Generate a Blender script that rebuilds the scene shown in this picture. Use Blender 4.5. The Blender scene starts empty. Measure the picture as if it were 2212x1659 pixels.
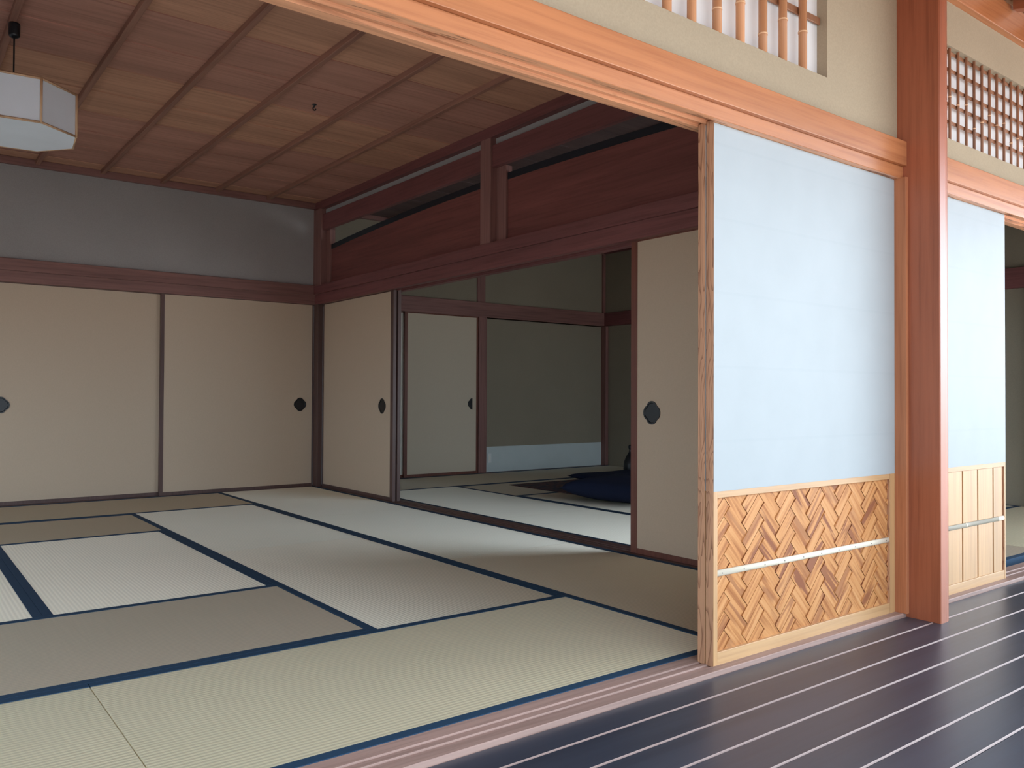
import bpy, bmesh, math, random
from mathutils import Vector, Matrix
random.seed(7)
S = 0.9            # metres per plan unit (1 unit = eye height above the tatami)
scn = bpy.context.scene
COL = scn.collection

# ------------------------------------------------------------------ camera
F_PX = 1779.5
yaw, pitch, roll = 0.65214, 0.01488, 0.004756
fwd = Vector((math.sin(yaw)*math.cos(pitch), math.cos(yaw)*math.cos(pitch), math.sin(pitch)))
rt = Vector((math.cos(yaw), -math.sin(yaw), 0.0)); up = rt.cross(fwd)
r2 = rt*math.cos(roll) + up*math.sin(roll)
u2 = up*math.cos(roll) - rt*math.sin(roll)
cam_d = bpy.data.cameras.new('camera'); cam = bpy.data.objects.new('camera', cam_d); COL.objects.link(cam)
cam_d.sensor_width = 36.0; cam_d.sensor_fit = 'HORIZONTAL'; cam_d.lens = 36.0*F_PX/2212.0
cam_d.clip_start = 0.02; cam_d.clip_end = 500
m = Matrix((r2, u2, -fwd)).transposed().to_4x4(); m.translation = Vector((0, 0, S))
cam.matrix_world = m
scn.camera = cam

# ------------------------------------------------------------------ world, sun, exposure
w = bpy.data.worlds.new('world'); scn.world = w; w.use_nodes = True
nt = w.node_tree; nt.nodes.clear()
wo = nt.nodes.new('ShaderNodeOutputWorld'); bg = nt.nodes.new('ShaderNodeBackground')
# hazy sky, brightest towards the sun's side (right of the house)
tcw = nt.nodes.new('ShaderNodeTexCoord'); dp = nt.nodes.new('ShaderNodeVectorMath'); dp.operation = 'DOT_PRODUCT'
dp.inputs[1].default_value = (0.86, -0.50, 0.12); nt.links.new(tcw.outputs['Generated'], dp.inputs[0])
mx0 = nt.nodes.new('ShaderNodeMath'); mx0.operation = 'MAXIMUM'; mx0.inputs[1].default_value = 0.0; nt.links.new(dp.outputs['Value'], mx0.inputs[0])
pw = nt.nodes.new('ShaderNodeMath'); pw.operation = 'POWER'; pw.inputs[1].default_value = 24.0; nt.links.new(mx0.outputs[0], pw.inputs[0])
ma = nt.nodes.new('ShaderNodeMath'); ma.operation = 'MULTIPLY_ADD'; ma.inputs[1].default_value = 10.0; ma.inputs[2].default_value = 2.9; nt.links.new(pw.outputs[0], ma.inputs[0])
nt.links.new(ma.outputs[0], bg.inputs['Strength'])
bg.inputs['Color'].default_value = (0.74, 0.88, 1.0, 1)
nt.links.new(bg.outputs[0], wo.inputs[0])
sun_d = bpy.data.lights.new('sun', 'SUN'); sun_d.energy = 18.0; sun_d.angle = math.radians(3); sun_d.color = (1.0, 0.95, 0.90)
sun = bpy.data.objects.new('sun', sun_d); COL.objects.link(sun)
sun.rotation_euler = Vector((-0.46, 0.04, -0.88)).to_track_quat('-Z', 'Y').to_euler()
def portal(name, loc, sx, sy, direction):
    d = bpy.data.lights.new(name, 'AREA'); d.shape = 'RECTANGLE'; d.size = sx*S; d.size_y = sy*S
    d.cycles.is_portal = True
    o = bpy.data.objects.new(name, d); COL.objects.link(o); o.location = Vector(loc)*S
    o.rotation_euler = Vector(direction).to_track_quat('-Z', 'Z').to_euler()
portal('portal_garden', (3.8, 0.24, 1.1), 12.2, 3.3, (0, 1, 0))
portal('portal_end', (9.75, 1.1, 1.4), 1.8, 3.0, (-1, 0, 0))
portal('portal_left', (-1.72, 5.6, 1.1), 5.0, 1.1, (1, 0, 0))
vs = scn.view_settings
vs.view_transform = 'Standard'; vs.look = 'None'; vs.gamma = 1.0; vs.use_curve_mapping = False
vs.exposure = 0.18
scn.cycles.max_bounces = 12; scn.cycles.diffuse_bounces = 8; scn.cycles.transmission_bounces = 6
scn.cycles.sample_clamp_indirect = 6.0

# ------------------------------------------------------------------ mesh helpers (plan units in, metres out)
def bm_new(): return bmesh.new()
def box(bm, x0, x1, y0, y1, z0, z1, bev=0.0, mi=0):
    t = bmesh.new()
    vs_ = [t.verts.new((x, y, z)) for x in (x0, x1) for y in (y0, y1) for z in (z0, z1)]
    for f in ((0,1,3,2),(4,6,7,5),(0,4,5,1),(2,3,7,6),(0,2,6,4),(1,5,7,3)):
        t.faces.new([vs_[i] for i in f])
    bmesh.ops.recalc_face_normals(t, faces=t.faces)
    if bev > 0:
        bmesh.ops.bevel(t, geom=list(t.edges), offset=bev, segments=2, affect='EDGES', profile=0.5)
    merge(bm, t, mi)
def merge(bm, t, mi=0):
    me = bpy.data.meshes.new('tmp'); 
    for f in t.faces: f.material_index = mi
    t.to_mesh(me); t.free(); bm.from_mesh(me); bpy.data.meshes.remove(me)
def prism(bm, pts, axis, a0, a1, mi=0, bev=0.0):
    """closed outline pts (2D) extruded along axis 0/1/2; for x: (y,z), y: (x,z), z: (x,y)"""
    t = bmesh.new()
    def P(p, a):
        return (a, p[0], p[1]) if axis == 0 else ((p[0], a, p[1]) if axis == 1 else (p[0], p[1], a))
    A = [t.verts.new(P(p, a0)) for p in pts]; B = [t.verts.new(P(p, a1)) for p in pts]
    t.faces.new(A); t.faces.new(B[::-1])
    n = len(pts)
    for i in range(n): t.faces.new((A[i], B[i], B[(i+1) % n], A[(i+1) % n]))
    bmesh.ops.recalc_face_normals(t, faces=t.faces)
    if bev > 0: bmesh.ops.bevel(t, geom=list(t.edges), offset=bev, segments=2, affect='EDGES', profile=0.5)
    merge(bm, t, mi)
def lathe(bm, prof, cx, cy, n=32, mi=0):
    t = bmesh.new(); rings = []
    for r, z in prof:
        rings.append([t.verts.new((cx+r*math.cos(2*math.pi*i/n), cy+r*math.sin(2*math.pi*i/n), z)) for i in range(n)])
    for a, b in zip(rings, rings[1:]):
        for i in range(n): t.faces.new((a[i], a[(i+1) % n], b[(i+1) % n], b[i]))
    t.faces.new(rings[0][::-1]); t.faces.new(rings[-1])
    bmesh.ops.recalc_face_normals(t, faces=t.faces)
    for f in t.faces: f.smooth = True
    merge(bm, t, mi)
def rod(bm, p, q, r, n=12, mi=0):
    p, q = Vector(p), Vector(q); d = (q-p); L = d.length
    t = bmesh.new(); bmesh.ops.create_cone(t, cap_ends=True, segments=n, radius1=r, radius2=r, depth=L)
    bmesh.ops.transform(t, matrix=Matrix.Translation((p+q)/2) @ d.to_track_quat('Z', 'Y').to_matrix().to_4x4(), verts=t.verts)
    for f in t.faces: f.smooth = len(f.verts) == 4
    merge(bm, t, mi)
def obj(name, bm, mats, parent=None, kind=None, smooth=False):
    org = Vector(parent.location) if parent is not None and parent.type == 'EMPTY' else Vector((0, 0, 0))
    if parent is not None and parent.parent is not None:
        org = Vector(parent.parent.location) if parent.parent.type == 'EMPTY' else org
    for v in bm.verts: v.co = v.co*S - org
    me = bpy.data.meshes.new(name); bm.to_mesh(me); bm.free()
    for mt in (mats if isinstance(mats, (list, tuple)) else [mats]): me.materials.append(mt)
    if smooth:
        for p in me.polygons: p.use_smooth = True
    o = bpy.data.objects.new(name, me); COL.objects.link(o)
    if parent is not None: o.parent = parent
    if kind: o['kind'] = kind
    return o
def thing(name, label, cat, loc, group=None):
    o = bpy.data.objects.new(name, None); COL.objects.link(o); o.location = Vector(loc)*S
    o.empty_display_size = 0.1
    o['label'] = label; o['category'] = cat
    if group: o['group'] = group
    return o
def tag(o, label, cat, group=None):
    o['label'] = label; o['category'] = cat
    if group: o['group'] = group
    return o
def struct(name, bm, mats): return obj(name, bm, mats, None, 'structure')

# ------------------------------------------------------------------ materials
def srgb(r, g, b):
    f = lambda c: (c/255/12.92) if c/255 <= 0.04045 else ((c/255+0.055)/1.055)**2.4
    return (f(r), f(g), f(b), 1)
class NT:
    def __init__(s, name):
        s.m = bpy.data.materials.new(name); s.m.use_nodes = True; s.t = s.m.node_tree
        s.b = s.t.nodes['Principled BSDF']; s.out = s.t.nodes['Material Output']
    def n(s, typ, **kw):
        nd = s.t.nodes.new('ShaderNode'+typ)
        for k, v in kw.items():
            if k.startswith('i_'): nd.inputs[k[2:].replace('_', ' ')].default_value = v
            else: setattr(nd, k, v)
        return nd
    def l(s, a, b): s.t.links.new(a, b)
    def coords(s, scale=(1,1,1), rot=(0,0,0), kind='Object', loc=(0,0,0)):
        tc = s.n('TexCoord'); mp = s.n('Mapping')
        mp.inputs['Scale'].default_value = scale; mp.inputs['Rotation'].default_value = rot; mp.inputs['Location'].default_value = loc
        s.l(tc.outputs[kind], mp.inputs['Vector']); return mp.outputs['Vector']
    def ramp(s, fac, stops):
        r = s.n('ValToRGB'); e = r.color_ramp.elements
        e[0].position, e[0].color = stops[0]; e[1].position, e[1].color = stops[-1]
        for p, c in stops[1:-1]:
            x = e.new(p); x.color = c
        s.l(fac, r.inputs[0]); return r.outputs[0]
    def bump(s, h, strength, dist=0.002):
        b = s.n('Bump'); b.inputs['Strength'].default_value = strength; b.inputs['Distance'].default_value = dist
        s.l(h, b.inputs['Height']); s.l(b.outputs[0], s.b.inputs['Normal']); return b
def plain(name, col, rough=0.6, spec=0.5, metal=0.0):
    t = NT(name); t.b.inputs['Base Color'].default_value = col; t.b.inputs['Roughness'].default_value = rough
    t.b.inputs['Specular IOR Level'].default_value = spec; t.b.inputs['Metallic'].default_value = metal; return t.m
def mixc(t, f, a, b, mode='MIX'):
    x = t.n('Mix', data_type='RGBA', blend_type=mode)
    if isinstance(f, (int, float)): x.inputs[0].default_value = f
    else: t.l(f, x.inputs[0])
    for i, v in ((6, a), (7, b)):
        if isinstance(v, tuple): x.inputs[i].default_value = v
        else: t.l(v, x.inputs[i])
    return x.outputs[2]
def wood(name, light, dark, axis, rough=0.5, fine=1.0, streak=0.0, flame=0.0, spec=0.4, sheenmix=1.0, uv=False, big=1.0):
    """straight-grained timber running along axis; streak = sparse dark flecks, flame = cathedral figure"""
    t = NT(name)
    k = [26.0*fine]*3; k[axis] = 0.9*fine
    v = t.coords(tuple(k), kind='UV' if uv else 'Object')
    n1 = t.n('TexNoise'); n1.inputs['Scale'].default_value = 2.2; n1.inputs['Detail'].default_value = 6; n1.inputs['Roughness'].default_value = 0.62
    t.l(v, n1.inputs['Vector'])
    k2 = [3.4*big]*3; k2[axis] = 0.35*big
    v2 = t.coords(tuple(k2), kind='UV' if uv else 'Object', loc=(3, 5, 1))
    n2 = t.n('TexNoise'); n2.inputs['Scale'].default_value = 1.6; n2.inputs['Detail'].default_value = 3; t.l(v2, n2.inputs['Vector'])
    mid = tuple((a*0.55+b*0.45) for a, b in zip(light, dark))
    c = t.ramp(n1.outputs['Fac'], [(0.30, mid), (0.52, light), (0.72, tuple(min(1, a*1.08) for a in light))])
    f2 = t.ramp(n2.outputs['Fac'], [(0.36, (0.62, 0.62, 0.62, 1)), (0.66, (1, 1, 1, 1))])
    c = mixc(t, 0.55, c, f2, 'MULTIPLY')
    if flame > 0:
        k3 = [17.0*flame]*3; k3[axis] = 2.4*flame
        v3 = t.coords(tuple(k3), kind='UV' if uv else 'Object', loc=(0.3, 0.7, 0.2))
        nf = t.n('TexNoise'); nf.inputs['Scale'].default_value = 1.0; nf.inputs['Detail'].default_value = 1.5; nf.inputs['Distortion'].default_value = 0.3
        t.l(v3, nf.inputs['Vector'])
        mu = t.n('Math', operation='MULTIPLY'); mu.inputs[1].default_value = 15.0; t.l(nf.outputs['Fac'], mu.inputs[0])
        fr = t.n('Math', operation='FRACT'); t.l(mu.outputs[0], fr.inputs[0])
        fl = t.ramp(fr.outputs[0], [(0.0, (0.8, 0.8, 0.8, 1)), (0.07, (0.55, 0.55, 0.55, 1)), (0.30, (0, 0, 0, 1))])
        c = mixc(t, fl, c, dark)
    if streak > 0:
        k4 = [30]*3; k4[axis] = 3.0
        v4 = t.coords(tuple(k4), kind='Object', loc=(1.3, 2.7, 0.4))
        n4 = t.n('TexNoise'); n4.inputs['Scale'].default_value = 1.2; n4.inputs['Detail'].default_value = 2; n4.inputs['Distortion'].default_value = 1.2
        t.l(v4, n4.inputs['Vector'])
        k5 = [1.0]*3; k5[axis] = 0.8
        v5 = t.coords(tuple(k5), kind='Object'); n5 = t.n('TexNoise'); n5.inputs['Scale'].default_value = 1.5; t.l(v5, n5.inputs['Vector'])
        a4 = t.ramp(n4.outputs['Fac'], [(0.60, (0, 0, 0, 1)), (0.66, (1, 1, 1, 1))])
        a5 = t.ramp(n5.outputs['Fac'], [(0.46, (0, 0, 0, 1)), (0.58, (1, 1, 1, 1))])
        fm = mixc(t, 1.0, a4, a5, 'MULTIPLY')
        fm = mixc(t, streak, (0, 0, 0, 1), fm)
        c = mixc(t, fm, c, dark)
    t.l(c, t.b.inputs['Base Color'])
    t.b.inputs['Roughness'].default_value = rough; t.b.inputs['Specular IOR Level'].default_value = spec
    t.bump(n1.outputs['Fac'], 0.12, 0.001)
    return t.m
def plaster(name, col, amt=0.05, sc=160):
    t = NT(name)
    v = t.coords((1, 1, 1)); n = t.n('TexNoise'); n.inputs['Scale'].default_value = sc; n.inputs['Detail'].default_value = 3; t.l(v, n.inputs['Vector'])
    n2 = t.n('TexNoise'); n2.inputs['Scale'].default_value = 2.2; t.l(v, n2.inputs['Vector'])
    c = t.ramp(n.outputs['Fac'], [(0.3, tuple(x*(1-amt) for x in col[:3])+(1,)), (0.7, tuple(min(1, x*(1+amt)) for x in col[:3])+(1,))])
    f = t.ramp(n2.outputs['Fac'], [(0.3, (0.93, 0.93, 0.93, 1)), (0.7, (1, 1, 1, 1))])
    t.l(mixc(t, 1.0, c, f, 'MULTIPLY'), t.b.inputs['Base Color'])
    t.b.inputs['Roughness'].default_value = 0.95; t.b.inputs['Specular IOR Level'].default_value = 0.12
    t.bump(n.outputs['Fac'], 0.10, 0.0006); return t.m
def tatami(name, along, tint, sheen=0.45):
    """woven rush: ribs run along the mat's length, rush fibres across it"""
    t = NT(name)
    v = t.coords((1, 1, 1))
    pitch_m = 0.0166
    wv = t.n('TexWave', wave_type='BANDS', bands_direction='Y' if along == 0 else 'X', wave_profile='SIN')
    wv.inputs['Scale'].default_value = 2*math.pi/(20.0*pitch_m); wv.inputs['Distortion'].default_value = 0.0
    t.l(v, wv.inputs['Vector'])
    k = (1.2, 1.2, 1.2)
    n1 = t.n('TexNoise'); n1.inputs['Scale'].default_value = 1.0; n1.inputs['Detail'].default_value = 4
    sc = [6, 6, 6]; sc[1-along] = 6; sc[along] = 260
    t.l(t.coords(tuple(sc)), n1.inputs['Vector'])
    n2 = t.n('TexNoise'); n2.inputs['Scale'].default_value = 0.9; n2.inputs['Detail'].default_value = 2; t.l(v, n2.inputs['Vector'])
    base = tuple(a for a in tint)
    dk = tuple(a*0.80 for a in tint[:3])+(1,)
    rib = t.ramp(wv.outputs['Fac'], [(0.10, dk), (0.62, base)])
    f = t.ramp(n1.outputs['Fac'], [(0.3, (0.90, 0.90, 0.88, 1)), (0.7, (1, 1, 1, 1))])
    g = t.ramp(n2.outputs['Fac'], [(0.35, (0.94, 0.95, 0.92, 1)), (0.65, (1.0, 0.99, 0.97, 1))])
    c = mixc(t, 1.0, mixc(t, 1.0, rib, f, 'MULTIPLY'), g, 'MULTIPLY')
    t.l(c, t.b.inputs['Base Color']); t.b.inputs['Roughness'].default_value = 0.85; t.b.inputs['Specular IOR Level'].default_value = 0.2
    b = t.bump(wv.outputs['Fac'], 0.55, 0.0016)
    gl = t.n('BsdfAnisotropic'); gl.distribution = 'MULTI_GGX'
    gl.inputs['Color'].default_value = (0.96, 0.92, 0.82, 1); gl.inputs['Roughness'].default_value = 0.84; gl.inputs['Anisotropy'].default_value = 0.55
    cx = t.n('CombineXYZ'); cx.inputs[along if False else 0].default_value = 1.0 if along == 0 else 0.0; cx.inputs[1].default_value = 0.0 if along == 0 else 1.0
    # fibres run across the mat: highlight spreads along the mat's length axis of the ribs
    cx.inputs[0].default_value, cx.inputs[1].default_value = ((1.0, 0.0) if along == 1 else (0.0, 1.0))
    t.l(cx.outputs[0], gl.inputs['Tangent']); t.l(b.outputs[0], gl.inputs['Normal'])
    mx = t.n('MixShader'); mx.inputs[0].default_value = sheen
    t.l(t.b.outputs[0], mx.inputs[1]); t.l(gl.outputs[0], mx.inputs[2]); t.l(mx.outputs[0], t.out.inputs['Surface'])
    return t.m
def paper(name, col, trans=0.0, seams=0.0, rough=0.8):
    t = NT(name)
    v = t.coords((1, 1, 1)); n = t.n('TexNoise'); n.inputs['Scale'].default_value = 6; n.inputs['Detail'].default_value = 5; t.l(v, n.inputs['Vector'])
    lo = tuple(x*0.955 for x in col[:3])+(1,)
    c = t.ramp(n.outputs['Fac'], [(0.3, lo), (0.7, col)])
    if seams > 0:
        wv = t.n('TexWave', wave_type='BANDS', bands_direction='Z', wave_profile='SAW'); wv.inputs['Scale'].default_value = 2*math.pi/(20.0*0.252)
        t.l(v, wv.inputs['Vector'])
        s = t.ramp(wv.outputs['Fac'], [(0.0, (1, 1, 1, 1)), (0.95, (1, 1, 1, 1)), (0.97, (0.95, 0.955, 0.96, 1))])
        c = mixc(t, seams, c, s, 'MULTIPLY')
    t.l(c, t.b.inputs['Base Color']); t.b.inputs['Roughness'].default_value = rough; t.b.inputs['Specular IOR Level'].default_value = 0.15
    if trans > 0:
        tr = t.n('BsdfTranslucent'); t.l(c, tr.inputs['Color']); mx = t.n('MixShader'); mx.inputs[0].default_value = trans
        t.l(t.b.outputs[0], mx.inputs[1]); t.l(tr.outputs[0], mx.inputs[2]); t.l(mx.outputs[0], t.out.inputs['Surface'])
    return t.m
def fabric_paper(name, col):
    """fusuma facing: fine woven texture"""
    t = NT(name)
    n = t.n('TexNoise'); n.inputs['Scale'].default_value = 1; n.inputs['Detail'].default_value = 4; t.l(t.coords((70, 70, 500)), n.inputs['Vector'])
    n2 = t.n('TexNoise'); n2.inputs['Scale'].default_value = 1; n2.inputs['Detail'].default_value = 3; t.l(t.coords((500, 500, 40)), n2.inputs['Vector'])
    a = t.ramp(n.outputs['Fac'], [(0.3, tuple(x*0.94 for x in col[:3])+(1,)), (0.7, col)])
    b = t.ramp(n2.outputs['Fac'], [(0.3, (0.95, 0.95, 0.95, 1)), (0.7, (1, 1, 1, 1))])
    t.l(mixc(t, 1.0, a, b, 'MULTIPLY'), t.b.inputs['Base Color']); t.b.inputs['Roughness'].default_value = 0.75; t.b.inputs['Specular IOR Level'].default_value = 0.25
    return t.m

M = {}
# veranda timber (warm cedar), along x / z
M['cedar_x'] = wood('cedar_x', srgb(188, 122, 80), srgb(142, 80, 50), 0, rough=0.26, spec=0.6)
M['cedar_fleck_lit_x'] = wood('cedar_fleck_lit_x', srgb(238, 176, 136), srgb(122, 70, 46), 0, rough=0.35, streak=0.9)  # dark flecks; base paled to stand in for light bounced up from below
M['pillar_z'] = wood('pillar_z', srgb(166, 96, 68), srgb(114, 60, 40), 2, rough=0.35, fine=0.8)
M['jamb_z'] = wood('jamb_z', srgb(190, 122, 84), srgb(140, 78, 50), 2, rough=0.5)
M['stile_z'] = wood('stile_z', srgb(204, 154, 120), srgb(108, 62, 40), 2, rough=0.5, flame=1.0)
M['pale_x'] = wood('pale_x', srgb(198, 156, 112), srgb(164, 120, 80), 0, rough=0.38)
M['pale_z'] = wood('pale_z', srgb(198, 154, 108), srgb(164, 120, 80), 2, rough=0.38)
M['weave'] = None
# interior timber (dark reddish)
M['dark_x'] = wood('dark_x', srgb(142, 102, 96), srgb(94, 61, 57), 0, rough=0.5)
M['dark_y'] = wood('dark_y', srgb(126, 78, 78), srgb(82, 46, 46), 1, rough=0.5)
M['dark_z'] = wood('dark_z', srgb(142, 102, 96), srgb(94, 61, 57), 2, rough=0.5)
M['frame'] = wood('frame', srgb(98, 74, 70), srgb(66, 46, 44), 2, rough=0.4)
M['frame_red'] = wood('frame_red', srgb(120, 72, 60), srgb(80, 44, 36), 2, rough=0.4)
M['board_y'] = wood('board_y', srgb(128, 76, 72), srgb(84, 45, 42), 1, rough=0.5, big=1.6)
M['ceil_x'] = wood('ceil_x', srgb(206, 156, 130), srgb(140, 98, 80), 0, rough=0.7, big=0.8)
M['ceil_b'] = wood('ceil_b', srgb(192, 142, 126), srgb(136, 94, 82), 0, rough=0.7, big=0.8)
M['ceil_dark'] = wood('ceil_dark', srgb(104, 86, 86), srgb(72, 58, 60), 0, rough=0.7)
M['batten'] = wood('batten', srgb(158, 114, 98), srgb(108, 72, 62), 1, rough=0.6)
M['sill_y'] = wood('sill_y', srgb(104, 76, 72), srgb(70, 48, 46), 1, rough=0.45)
M['thresh'] = wood('thresh', srgb(172, 142, 132), srgb(112, 88, 82), 0, rough=0.5)
M['deck'] = wood('deck', srgb(62, 67, 80), srgb(43, 46, 57), 0, rough=0.33, spec=0.5, fine=0.5)
M['deck_edge'] = plain('deck_edge', srgb(150, 126, 120), 0.45)
M['plaster_out'] = plaster('plaster_out', srgb(168, 153, 130))
M['plaster_in'] = plaster('plaster_in', srgb(162, 159, 158))  # same plaster as outside, tone cooled to stand in for dim bluish light
M['plaster_far'] = plaster('plaster_far', srgb(146, 138, 122))  # same plaster again, darkened to stand in for the far room's shade
M['fus'] = fabric_paper('fus', srgb(202, 182, 160))
M['fus2'] = fabric_paper('fus2', srgb(208, 196, 176))
M['shoji'] = paper('shoji', srgb(176, 182, 185), trans=0.15, seams=0.45, rough=0.45)
M['washi'] = paper('washi', srgb(240, 240, 240), trans=0.2)
M['lampp'] = paper('lampp', srgb(236, 244, 255), trans=0.12)
M['dado'] = paper('dado', srgb(196, 206, 206))
M['lacquer'] = plain('lacquer', srgb(20, 24, 30), 0.35)
M['blackstrip'] = plain('blackstrip', srgb(22, 34, 44), 0.3)
M['heri'] = plain('heri', srgb(33, 62, 88), 0.8, 0.3)
M['bamboo'] = wood('bamboo', srgb(204, 148, 106), srgb(176, 120, 84), 2, rough=0.4, fine=0.6)
M['bamboo_dark'] = wood('bamboo_dark', srgb(150, 104, 76), srgb(110, 72, 50), 2, rough=0.45, fine=0.6)
M['bamboo_node'] = plain('bamboo_node', srgb(226, 184, 144), 0.5)
M['bamboo_white'] = wood('bamboo_white', srgb(240, 230, 210), srgb(222, 208, 184), 0, rough=0.5, fine=0.6)
M['nail'] = plain('nail', srgb(90, 90, 90), 0.4, metal=0.8)
M['navy'] = plain('navy', srgb(30, 38, 62), 0.9, 0.2)
M['switch'] = plain('switch', srgb(214, 218, 218), 0.4)
M['white'] = plain('white', srgb(226, 224, 216), 0.8)
M['ground'] = plaster('ground', srgb(214, 216, 218), 0.12, 30)
M['grey_ground'] = plaster('grey_ground', srgb(132, 128, 126), 0.25, 20)
M['lampwood'] = wood('lampwood', srgb(214, 176, 142), srgb(176, 136, 104), 2, rough=0.5)
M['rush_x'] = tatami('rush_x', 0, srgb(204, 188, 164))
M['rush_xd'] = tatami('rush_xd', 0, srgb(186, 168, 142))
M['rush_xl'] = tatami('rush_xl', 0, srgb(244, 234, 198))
M['rush_y'] = tatami('rush_y', 1, srgb(248, 238, 212), 0.6)
M['rush_yg'] = tatami('rush_yg', 1, srgb(242, 240, 218), 0.62)
# boards tones (each ceiling board its own tree)
# herringbone cedar strip material (UV along the strip, tint per strip)
t = NT('weave')
tc = t.n('TexCoord'); mp = t.n('Mapping'); mp.inputs['Scale'].default_value = (1.6, 34, 1); t.l(tc.outputs['UV'], mp.inputs['Vector'])
n1 = t.n('TexNoise'); n1.inputs['Scale'].default_value = 1.6; n1.inputs['Detail'].default_value = 5; n1.inputs['Distortion'].default_value = 0.5; t.l(mp.outputs[0], n1.inputs['Vector'])
mp2 = t.n('Mapping'); mp2.inputs['Scale'].default_value = (1.3, 11, 1); t.l(tc.outputs['UV'], mp2.inputs['Vector'])
n2 = t.n('TexNoise'); n2.inputs['Scale'].default_value = 2.0; n2.inputs['Detail'].default_value = 2; n2.inputs['Distortion'].default_value = 0.8; t.l(mp2.outputs[0], n2.inputs['Vector'])
at = t.n('Attribute', attribute_name='tint')
c1 = t.ramp(n1.outputs['Fac'], [(0.34, srgb(158, 100, 60)), (0.50, srgb(192, 134, 84)), (0.75, srgb(204, 152, 104))])
dm = t.ramp(n2.outputs['Fac'], [(0.50, (0, 0, 0, 1)), (0.58, (1, 1, 1, 1))])
mt = t.n('Math', operation='MULTIPLY'); t.l(dm, mt.inputs[0]); t.l(at.outputs['Fac'], mt.inputs[1])
c2 = mixc(t, mt.outputs[0], c1, srgb(136, 84, 58))
t.l(c2, t.b.inputs['Base Color']); t.b.inputs['Roughness'].default_value = 0.45; t.b.inputs['Specular IOR Level'].default_value = 0.15
M['weave'] = t.m
# rug
t = NT('rug')
vv = t.n('TexVoronoi'); vv.inputs['Scale'].default_value = 14; t.l(t.coords((1, 1, 1)), vv.inputs['Vector'])
t.l(t.ramp(vv.outputs['Distance'], [(0.15, srgb(54, 34, 34)), (0.4, srgb(96, 62, 58)), (0.7, srgb(40, 40, 54))]), t.b.inputs['Base Color']); t.b.inputs['Roughness'].default_value = 0.95
M['rug'] = t.m

XL, XS, XS2, XR = -1.56, 3.79, 3.98, 8.42       # left wall, side wall (two faces), far side wall
YF, YB, YB2 = 2.115, 8.53, 8.72                 # tatami front edge, back wall, second room's back wall

# ------------------------------------------------------------------ setting: floors, ground
bm = bm_new(); box(bm, XL-0.2, XR+0.3, YF, YB2+0.3, -0.2, -0.06)
struct('floor', bm, M['sill_y'])
bm = bm_new()
ye = [1.945, 1.817]
while ye[-1] > 0.8: ye.append(ye[-1]-0.1485)
for a, b in zip(ye, ye[1:]):
    c = 0.0045; g = 0.0012
    pts = [(b+g, -0.06), (a-g, -0.06), (a-g, -0.017-c), (a-g-c, -0.017), (b+g+c, -0.017), (b+g, -0.017-c)]
    t_ = bmesh.new()
    A = [t_.verts.new((-2.2, p[0], p[1])) for p in pts]; B = [t_.verts.new((9.6, p[0], p[1])) for p in pts]
    for i in range(6):
        f = t_.faces.new((A[i], B[i], B[(i+1) % 6], A[(i+1) % 6])); f.material_index = 1 if i in (2, 4) else 0
    t_.faces.new(A); t_.faces.new(B[::-1]); bmesh.ops.recalc_face_normals(t_, faces=t_.faces)
    me = bpy.data.meshes.new('t'); t_.to_mesh(me); t_.free(); bm.from_mesh(me); bpy.data.meshes.remove(me)
struct('floor', bm, [M['deck'], M['deck_edge']])
bm = bm_new(); box(bm, -40, 50, -45, 40, -0.8, -0.62); struct('floor', bm, M['grey_ground'])  # unseen garden ground, neutral grey chosen for the light it bounces
bm = bm_new(); box(bm, 6.5, 16, -9, -1.0, -0.7, -0.45, 0.02); box(bm, 10.4, 16, 0.4, 4, -0.7, -0.45, 0.02); struct('floor', bm, M['ground'])  # unseen pale gravel, added to bounce sunlight towards the veranda

# ------------------------------------------------------------------ tatami mats
BW = 0.040
def mat(x0, x1, y0, y1, along, label, group, rush, b0=True, b1=True):
    g = 0.0012
    x0 += g; x1 -= g; y0 += g; y1 -= g
    e = thing('tatami_mat', label, 'tatami mat', ((x0+x1)/2, (y0+y1)/2, -0.06), group)
    bm = bm_new(); box(bm, x0, x1, y0, y1, -0.058, 0.0, 0.003); obj('rush_surface', bm, rush, e)
    for k, on in ((0, b0), (1, b1)):
        if not on: continue
        bm = bm_new()
        if along == 0:
            a, b = (y0-0.0006, y0+BW) if k == 0 else (y1-BW, y1+0.0006)
            box(bm, x0, x1, a, b, -0.055, 0.0022, 0.0012)
        else:
            a, b = (x0-0.0006, x0+BW) if k == 0 else (x1-BW, x1+0.0006)
            box(bm, a, b, y0, y1, -0.055, 0.0022, 0.0012)
        obj('cloth_border', bm, M['heri'], e)
G1 = 'tatami mats of the main room'; G2 = 'tatami mats of the second room'
c0, c1, c2, c3, c4, c5 = -1.556, -0.485, 0.585, 1.6545, 2.727, 3.79
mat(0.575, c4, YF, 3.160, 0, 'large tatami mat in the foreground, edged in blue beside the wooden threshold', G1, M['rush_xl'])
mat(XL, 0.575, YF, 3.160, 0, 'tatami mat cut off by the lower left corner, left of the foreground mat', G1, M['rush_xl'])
mat(c1, c3, 3.160, 4.226, 0, 'brownish tatami mat directly behind the foreground mats, with a blue front border', G1, M['rush_x'])
mat(c3, c4, 3.160, 5.295, 1, 'pale tatami mat in the middle, its near corner touching the foreground mat', G1, M['rush_y'])
mat(c3, c4, 5.295, 7.425, 1, 'grey-green tatami mat behind the pale middle mat, towards the back doors', G1, M['rush_yg'])
mat(c2, c3, 4.226, 6.362, 1, 'pale striped tatami mat at left behind the brownish one, thick dark border on both sides', G1, M['rush_y'])
mat(c1, c2, 4.226, 6.362, 1, 'sliver of pale tatami mat at the left edge of the picture', G1, M['rush_y'])
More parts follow.
